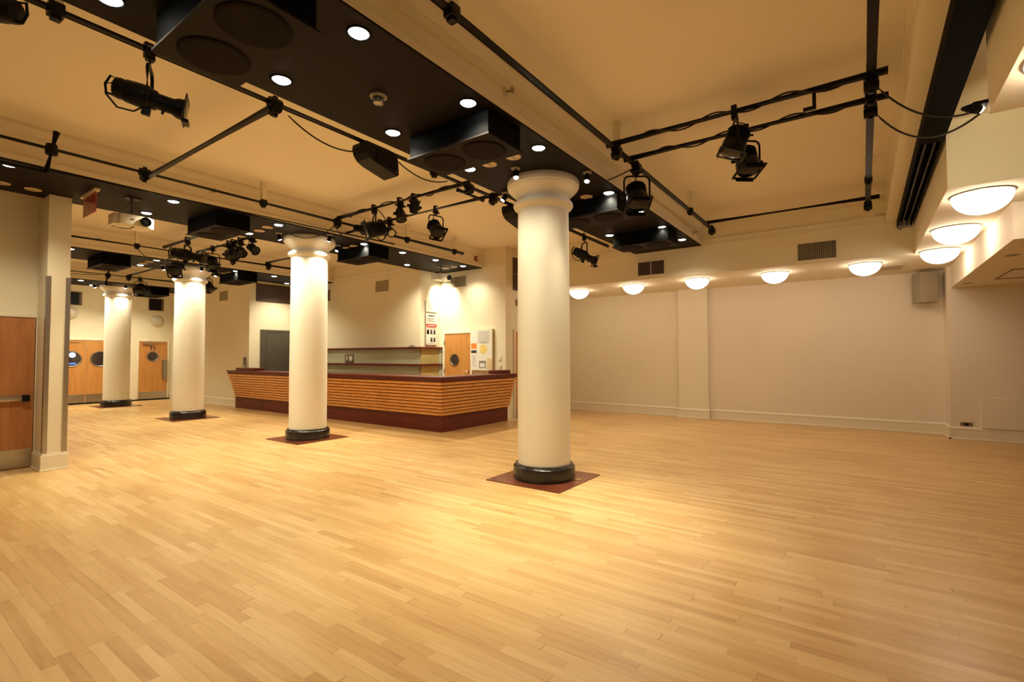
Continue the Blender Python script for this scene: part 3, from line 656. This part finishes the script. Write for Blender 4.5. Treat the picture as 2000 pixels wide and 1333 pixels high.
# ------------------------------------------------------------------ stage lights
def stage_light(kind, p, drop, aim, label, s=1.0, cab=True, lens=None, yw=None):
    """p: point on the pipe; aim: where the barrel points"""
    r = empty('stage_light', p, label, 'stage light', 'black stage lights')
    d = Vector(aim).normalized(); side = d.cross(Vector((0, 0, 1))).normalized(); c = Vector((0, 0, -drop))
    # clamp on the pipe
    bm = BM(); box(bm, -.03*s, .03*s, -.03*s, .03*s, -.09*s, -.02); box(bm, -.045*s, -.03*s, -.025, .025, -.07*s, .05); box(bm, -.045*s, .02*s, -.025, .025, .035, .05)
    lathe(bm, [(.012*s, -.075*s), (.012*s, .075*s)], (0, 0, -.06*s), side, 10)
    obj('clamp', bm, BLACK, r, bevel=.003)
    w_ = yw or {'ellipsoidal': .115, 'fresnel': .145, 'par': .062}[kind]*s
    top = min(-.11*s, -drop + {'ellipsoidal': .26, 'fresnel': .24, 'par': .13}[kind]*s)
    bm = BM()
    stem_top = -.08*s
    tube(bm, [(0, 0, stem_top), (0, 0, top)], .012*s, 8)
    k = .05*s
    pts = [c + side*w_, Vector((side*w_).to_tuple()) + Vector((0, 0, top-k)), Vector((side*(w_-k*.3)).to_tuple()) + Vector((0, 0, top-k*.3)), Vector((side*(w_-k)).to_tuple()) + Vector((0, 0, top))]
    tube(bm, pts + [Vector((-q.x, -q.y, q.z)) for q in reversed(pts)], .011*s if kind != 'ellipsoidal' else .014*s, 8)
    obj('yoke', bm, BLACK, r)
    for q in (1, -1): obj('knob', lathe(BM(), [(.02*s, 0), (.02*s, .03*s), (.012*s, .035*s)], c + side*w_*q, side*q, 12), BLACK, r)
    u = side.cross(d)
    M_ = Matrix(((d.x, side.x, u.x, c.x), (d.y, side.y, u.y, c.y), (d.z, side.z, u.z, c.z), (0, 0, 0, 1)))
    if kind == 'ellipsoidal':
        prof = [(.05, -.25), (.078, -.235), (.085, -.20), (.082, -.17), (.09, -.16), (.098, -.06), (.098, .0), (.085, .012), (.08, .05), (.066, .06), (.066, .17), (.082, .20), (.088, .23), (.088, .265)]
        obj('body', lathe(BM(), [(a*s, b*s) for a, b in prof], c, d, 28), BLACK, r)
        bm = BM()
        for z_ in (-.105, .105): box(bm, .255*s, .262*s, -.1*s, .1*s, z_*s-.012*s, z_*s+.012*s, M_)
        for z_ in (-.1, .1): box(bm, .255*s, .262*s, (z_-.012)*s, (z_+.012)*s, -.105*s, .105*s, M_)
        box(bm, .262*s, .31*s, -.012*s, .09*s, -.13*s, -.10*s, M_)
        obj('gel_frame', bm, BLACK, r, smooth=False)
        obj('lens', lathe(BM(), [(.08*s, .2655*s), (.07*s, .2675*s)], c, d, 24), LENS, r)
        bm = BM(); box(bm, -.03*s, .03*s, -.02*s, .02*s, -.15*s, -.09*s, M_); obj('shutter_handle', bm, BLACK, r, bevel=.003); obj('lens_lock', box(BM(), .1*s, .12*s, -.01*s, .01*s, -.095*s, -.06*s, M_), BLACK, r, bevel=.003)
        if s > .9: obj('maker_plate', box(BM(), .14*s, .17*s, -.0705*s, -.0665*s, -.02*s, .03*s, M_), STEEL, r, smooth=False)
        tl = c - d*.25*s
        pts = [tl + u*.03, tl - d*.05*s + u*.0, tl - d*.03*s - u*.08*s, tl + d*.06*s - u*.16*s, tl + d*.17*s - u*.15*s, tl + d*.22*s - u*.09*s]
        if cab: obj('cable', tube(BM(), pts, .008*s, 8), RUBBER, r)
        obj('rear_handle', tube(BM(), [tl + u*.07*s + d*.03*s, tl + u*.08*s - d*.03*s, tl - d*.05*s, tl - u*.07*s - d*.03*s, tl - u*.07*s + d*.03*s], .010*s, 8), BLACK, r)
    elif kind == 'fresnel':
        prof = [(.05, -.17), (.09, -.165), (.105, -.13), (.108, -.02), (.122, 0), (.125, .11), (.118, .12)]
        obj('body', lathe(BM(), [(a*s, b*s) for a, b in prof], c, d, 12), BLACK, r)
        bm = BM()
        for i in range(5): lathe(bm, [(.1*s, (-.14+.03*i)*s), (.118*s, (-.138+.03*i)*s), (.118*s, (-.132+.03*i)*s), (.1*s, (-.13+.03*i)*s)], c, d, 12)
        obj('cooling_fins', bm, BLACK, r)
        bm = BM()
        for z_ in (-.125, .125): box(bm, .12*s, .128*s, -.13*s, .13*s, z_*s-.014*s, z_*s+.014*s, M_)
        for z_ in (-.125, .125): box(bm, .12*s, .128*s, (z_-.014)*s, (z_+.014)*s, -.125*s, .125*s, M_)
        box(bm, .128*s, .17*s, -.10*s, .10*s, .115*s, .121*s, M_); box(bm, .128*s, .17*s, -.10*s, .10*s, -.121*s, -.115*s, M_)
        obj('gel_frame', bm, BLACK, r, smooth=False)
        obj('lens', lathe(BM(), [(.105*s, .1205*s), (.08*s, .128*s), (.02*s, .132*s)], c, d, 24), lens or LENS, r)
        if cab: obj('cable', tube(BM(), [c - d*.16*s, c - d*.22*s - u*.03*s, c - d*.22*s + u*.08*s, Vector((0, 0, top*.8)) - d*.10*s, Vector((0, 0, -.02)) - side*.03 - d*.02], .007*s, 8), RUBBER, r)
    else:
        prof = [(.02, -.085), (.045, -.08), (.052, -.05), (.055, .0), (.06, .04), (.064, .075)]
        obj('body', lathe(BM(), [(a*s, b*s) for a, b in prof], c, d, 20), BLACK, r)
        obj('lens', lathe(BM(), [(.054*s, .0755*s), (.044*s, .08*s), (.01*s, .082*s)], c, d, 20), lens or LENS, r)
        obj('gel_frame', lathe(BM(), [(.066*s, .07*s), (.07*s, .072*s), (.07*s, .082*s), (.06*s, .083*s)], c, d, 20, False, False), BLACK, r)
        if cab: obj('cable', tube(BM(), [c - d*.08*s, c - d*.12*s + u*.03*s, Vector((0, 0, top*.6)) - d*.05*s, Vector((0, 0, -.02)) - d*.01], .006, 6), RUBBER, r)
    return r
zc = ZPI+.065
stage_light('ellipsoidal', (1.44, 4.54, ZPI), .385, (.86, -.42, -.17), 'large black ellipsoidal stage light hanging alone at the upper left', .93)
stage_light('ellipsoidal', (.52, 4.54, ZPI), .17, (-.5, .5, .1), 'black stage light at the very top left corner, mostly cut off', .9, cab=False)
stage_light('ellipsoidal', (8.86, 4.54, ZPI), .40, (.8, -.55, -.36), 'black ellipsoidal stage light right of the nearest column')
stage_light('fresnel', (5.32, 1.02, zc), .33, (-.12, .30, -.95), 'left of the two black fresnel lights on the right crossing pipes', .95)
stage_light('fresnel', (5.84, 1.0, zc), .36, (-.25, -.20, -.95), 'lower right of the two black fresnel lights on the right crossing pipes', .98)
stage_light('fresnel', (5.97, 2.31, ZPI), .40, (-.35, -.25, -.85), 'large black stage light hanging just right of the nearest column capital', 1.12)
stage_light('fresnel', (5.84, 5.72, ZPI+.02), .34, (-.15, -.62, -.7), 'black fresnel light at the right end of the lamp cluster before the second column', .95)
stage_light('fresnel', (5.30, 6.62, zc), .36, (-.75, .45, -.25), 'largest black stage light in the cluster right of the second column', 1.12)
stage_light('par', (5.30, 5.98, zc), .22, (-.1, -.35, -.9), 'small black lamp pointing down in the middle of the cluster', 1.25)
stage_light('par', (5.30, 5.66, zc), .15, (-.1, -.3, .9), 'small black lamp tilted upward at the top right of the cluster', 1.25, cab=False)
stage_light('par', (5.84, 6.86, ZPI+.02), .20, (-.2, -.85, -.6), 'small black lamp with a pale lens below the cluster, the right one', 1.15, lens=CREAMP)
stage_light('par', (5.84, 7.12, ZPI+.02), .24, (-.5, -.85, -.4), 'small black lamp with a pale lens below the cluster, the left one', 1.1, lens=CREAMP)
stage_light('ellipsoidal', (4.42, 11.6, zc), .34, (.7, -.7, -.2), 'long black stage light in front of the third column capital', 1.25)
stage_light('fresnel', (4.66, 12.86, ZPI), .40, (-.4, -.6, -.6), 'bulky black stage light left of the third column capital', 1.1)
stage_light('fresnel', (5.10, 12.05, zc), .36, (-.1, -.5, -.7), 'black fresnel light between the second and third columns', .95)
for i, (yy, zz, a) in enumerate(((11.25, .26, (-.3, -.8, -.4)), (11.05, .26, (.1, -.8, -.5)), (10.75, .25, (0, -.8, -.5)), (10.25, .25, (.2, -.8, -.5)))):
    stage_light('par', (5.10, yy, zc), zz, a, 'small black lamp, %s from the left in the row of four beyond the second column' % ORD[i], 1.4)
stage_light('fresnel', (6.35, 15.2, ZPI), .42, (.3, -.5, -.8), 'black stage light peeking out right of the third column', .95)
stage_light('fresnel', (5.60, 18.07, ZPI), .35, (-.3, -.5, -.6), 'black stage light right of the farthest column capital', 1.1)
tag(obj('pipe_stub', tube(BM(), [(5.20, 4.67, 3.935), (5.78, 4.67, 3.935)], .03, 14), PIPE), 'short loose black pipe lashed beside the long pipe left of the nearest capital', 'pipe')
# cross of short pipes below the cluster
r = empty('pipe_cross', (5.62, 7.62, ZPI), 'short crossed black pipe stub clamped below the lamp cluster', 'pipe')
obj('stub', tube(BM(), [(.30, -.55, .03), (-.02, .18, -.12)], .026, 12), PIPE, r); obj('clamp', box(BM(), -.01, .10, -.12, -.01, -.11, .0), BLACK, r, bevel=.01)
r = empty('pipe_stub', (5.32, .33, zc), 'short hooked black bracket under the upper crossing pipe at the right', 'bracket')
obj('upright', box(BM(), -.012, .012, -.015, .015, -.16, -.02), BLACK, r, smooth=False); obj('foot', box(BM(), -.014, .014, -.015, .09, -.185, -.155), BLACK, r, smooth=False)

# black speakers hung from the pipe
def hung_speaker(p, label):
    r = empty('hung_speaker', p, label, 'speaker', 'black hung speakers')
    prof = [(0, .0), (-.01, -.05), (.01, -.12), (.06, -.175), (.13, -.205), (.45, -.275), (.475, -.25), (.468, -.14), (.45, -.04), (.455, -.01), (.3, .0)]
    obj('cabinet', prism(BM(), prof, -.12, .12, 'y'), BLACK, r, smooth=False, bevel=.008)
    obj('grille', box(BM(), .14, .44, -.126, -.120, -.20, -.05), GRILLE, r, smooth=False)
    bm = BM(); box(bm, .02, .06, -.02, .02, 0, .03); box(bm, .40, .45, -.03, .03, 0, .03); obj('bracket', bm, BLACK, r, smooth=False)
    obj('status_light', lathe(BM(), [(.012, 0), (.012, .004)], (.43, -.12, -.235), (0, -1, 0), 12), MAROON, r)
hung_speaker((3.42, 4.54, 3.95), 'black wedge shaped speaker hanging from the pipe left of the nearest column')
hung_speaker((6.24, 4.54, 3.95), 'black wedge shaped speaker mostly hidden behind the nearest column')

# projectors
def projector(p, rz, label, drop=.27):
    r = empty('projector', p, label, 'projector', 'white ceiling projectors', rz)
    obj('mount_plate', box(BM(), -.09, .09, -.07, .07, -.012, 0), BLACK, r, smooth=False)
    bm = tube(BM(), [(0, 0, -.01), (0, 0, -drop+.02)], .022, 12); box(bm, -.12, .12, -.09, .09, -drop, -drop+.02); tube(bm, [(-.10, .05, -drop+.01), (-.02, 0, -.05)], .01, 6)
    obj('mount_pole', bm, STEELD, r)
    bm = box(BM(), -.24, .24, -.17, .17, -drop-.15, -drop); 
    cs = [e for e in bm.edges if abs(e.verts[0].co.z-e.verts[1].co.z) > .1]; bmesh.ops.bevel(bm, geom=cs, offset=.06, segments=3, affect='EDGES')
    obj('casing', bm, PROJ, r, bevel=.012)
    obj('lens_ring', lathe(BM(), [(.062, 0), (.066, .03), (.056, .04), (.05, .02)], (.115, -.168, -drop-.075), (0, -1, 0), 28, False, False), BLACK, r)
    obj('lens', lathe(BM(), [(.052, .0), (.05, .018), (.03, .026)], (.115, -.168, -drop-.075), (0, -1, 0), 28), LENS, r)
    obj('sensor', box(BM(), -.06, -.02, -.174, -.169, -drop-.075, -drop-.062), INK, r, smooth=False)
    obj('cable', tube(BM(), [(-.2, .10, -drop-.15), (-.14, -.02, -drop-.185), (-.05, -.10, -drop-.19), (0, -.12, -drop-.152)], .006, 6), RUBBER, r)
projector((2.50, 8.46, ZP), 0, 'white projector with a black lens hanging under the second beam at the left')
projector((9.02, 8.66, ZP), 0, 'white projector lit brightly under the end of the second beam near the birch door', .20)
# red sign panel hanging across the second beam
r = empty('exit_sign', (2.07, 8.62, ZP), 'translucent red sign panel hanging edge-on under the second beam', 'sign')
obj('bracket', box(BM(), -.03, .03, -.33, .33, -.03, 0), CREAMP, r, smooth=False); obj('panel', box(BM(), -.006, .006, -.27, .27, -.31, -.03), REDACR, r, smooth=False)

# smoke detector, sprinklers, alarm
r = empty('smoke_detector', (2.74, 3.38, ZP), 'round beige smoke detector in the middle of the nearest black beam', 'smoke detector')
obj('base', lathe(BM(), [(.075, 0), (.075, .015), (.06, .022)], axis=(0, 0, -1), seg=32), GREYP, r)
obj('chamber', lathe(BM(), [(.048, .02), (.050, .05), (.042, .07), (.015, .078)], axis=(0, 0, -1), seg=24), STEELD, r)
def sprinkler(p, n_, label):
    r = empty('sprinkler', p, label, 'sprinkler', 'sidewall sprinklers on the beams')
    obj('escutcheon', lathe(BM(), [(.04, 0), (.04, .008), (.02, .015)], axis=n_, seg=20), CREAMP, r)
    bm = lathe(BM(), [(.012, .01), (.012, .05)], axis=n_, seg=10); lathe(bm, [(.03, .075), (.032, .08)], axis=n_, seg=12); lathe(bm, [(.004, .05), (.004, .08)], axis=n_, seg=6)
    obj('nozzle', bm, STEELD, r)
sprinkler((3.68, BC[0]-.66, 4.05), (0, -1, 0), 'small dark sprinkler high on the side of the nearest beam')
sprinkler((7.30, BC[0]-.66, 4.03), (0, -1, 0), 'small sprinkler on the nearest beam right of the capital lamp')
sprinkler((9.95, BC[0]-.66, 4.0), (0, -1, 0), 'small sprinkler at the far end of the nearest beam')
sprinkler((3.35, BC[1]-.68, 4.06), (0, -1, 0), 'small sprinkler on the side of the second beam above its pipe')
sprinkler((3.35, BC[2]-.70, 4.06), (0, -1, 0), 'small sprinkler on the side of the third beam')
r = empty('fire_alarm', (9.57, BC[1]-.68, 4.04), 'small dark red alarm on the end of the second beam near the notice wall', 'alarm')
obj('housing', box(BM(), -.05, .05, -.05, 0, -.06, .06), MAROON, r, bevel=.008); obj('strobe', box(BM(), -.02, .02, -.065, -.05, -.03, .03), CREAMP, r, bevel=.004)
tag(obj('soffit_grille', box(BM(), 11.55, 12.15, -.62, -.30, HS-.008, HS-.001), mat('soffit_grille_paint', (.50, .40, .28), .6)), 'faint flush grille in the soffit before the wall speaker', 'vent')

# black partition track beside the right beam
r = empty('partition_track', (2.2, -.585, 3.83), 'long black steel track running along the ceiling at the right', 'track')
bm = BM(); box(bm, -8.2, 8.22, -.10, .09, -.02, 0); box(bm, -8.2, 8.22, -.10, -.085, -.13, -.02); box(bm, -8.2, 8.22, .075, .09, -.13, -.02)
obj('channel', bm, TRACKB, r, smooth=False)
obj('cover', box(BM(), -8.2, 4.2, -.104, .094, -.145, -.128), TRACKB, r, smooth=False)
obj('rail', box(BM(), -8.2, 8.2, -.055, -.035, -.12, -.02), PIPE, r, smooth=False, bevel=.004); obj('rail', box(BM(), -8.2, 8.2, .02, .04, -.12, -.02), PIPE, r, smooth=False, bevel=.004)
bm = box(BM(), 8.16, 8.23, -.105, .095, -.14, -.11); lathe(bm, [(.02, 0), (.02, .03)], (8.19, .05, -.14), (0, 0, -1), 12); obj('end_stop', bm, STEELD, r)

# wall speaker, low panel, outlets on the right
r = empty('wall_speaker', (12.52, -1.0, 2.88), 'beige box speaker mounted high in the corner at the right end of the back wall', 'speaker', None, math.radians(20))
obj('cabinet', box(BM(), -.13, .15, -.15, .15, -.30, .30), SPKC, r, bevel=.01); obj('grille', box(BM(), -.145, -.13, -.14, .14, -.29, .29), SPKG, r, bevel=.005)
obj('bracket', box(BM(), .15, .30, -.03, .03, -.2, .2), STEELD, r, smooth=False)
r = empty('low_wall_panel', (12.3, -3.2, .51), 'flat cream panel box low on the right wall at the picture edge', 'panel')
obj('box', box(BM(), -.04, -.001, -1.4, 1.48, -.28, .28), TRIM, r, smooth=False, bevel=.004)
r = empty('wall_outlet', (12.3, -1.52, .285), 'small dark outlet above the skirting at the right wall', 'outlet')
obj('plate', box(BM(), -.008, -.001, -.085, .085, -.035, .035), STEELD, r, smooth=False); obj('socket', box(BM(), -.014, -.008, -.03, .03, -.02, .02), BLACK, r, smooth=False)
for y, n_ in ((-.75, 'right'), (2.62, 'middle')):
    tag(obj('wall_outlet', box(BM(), 12.842, 12.849, y-.08, y+.08, .27, .33), TRIM), 'faint cream outlet plate low on the back wall, the %s one' % n_, 'outlet')
# recessed access hatch in the bulkhead underside
bm = BM(); X0, X1, Y0, Y1, z_ = 10.16, 11.3, -3.2, -1.80, 2.829
box(bm, X0, X0+.02, Y0, Y1, z_-.012, z_); box(bm, X1-.02, X1, Y0, Y1, z_-.012, z_); box(bm, X0, X1, Y1-.02, Y1, z_-.012, z_)
tag(obj('access_hatch', bm, mat('brown_hatch_edge', (.28, .15, .08), .6), smooth=False), 'thin brown hatch outline in the low bulkhead underside at the right', 'hatch')
for x, y, n_ in ((11.7, -1.52, 'far'), (8.75, -1.56, 'near')):
    tag(obj('flush_fitting', lathe(BM(), [(.07, 0), (.07, .004)], (x, y, 2.83), (0, 0, -1), 20), GREYP), '%s of two small grey round fittings under the low bulkhead' % n_, 'ceiling fitting')
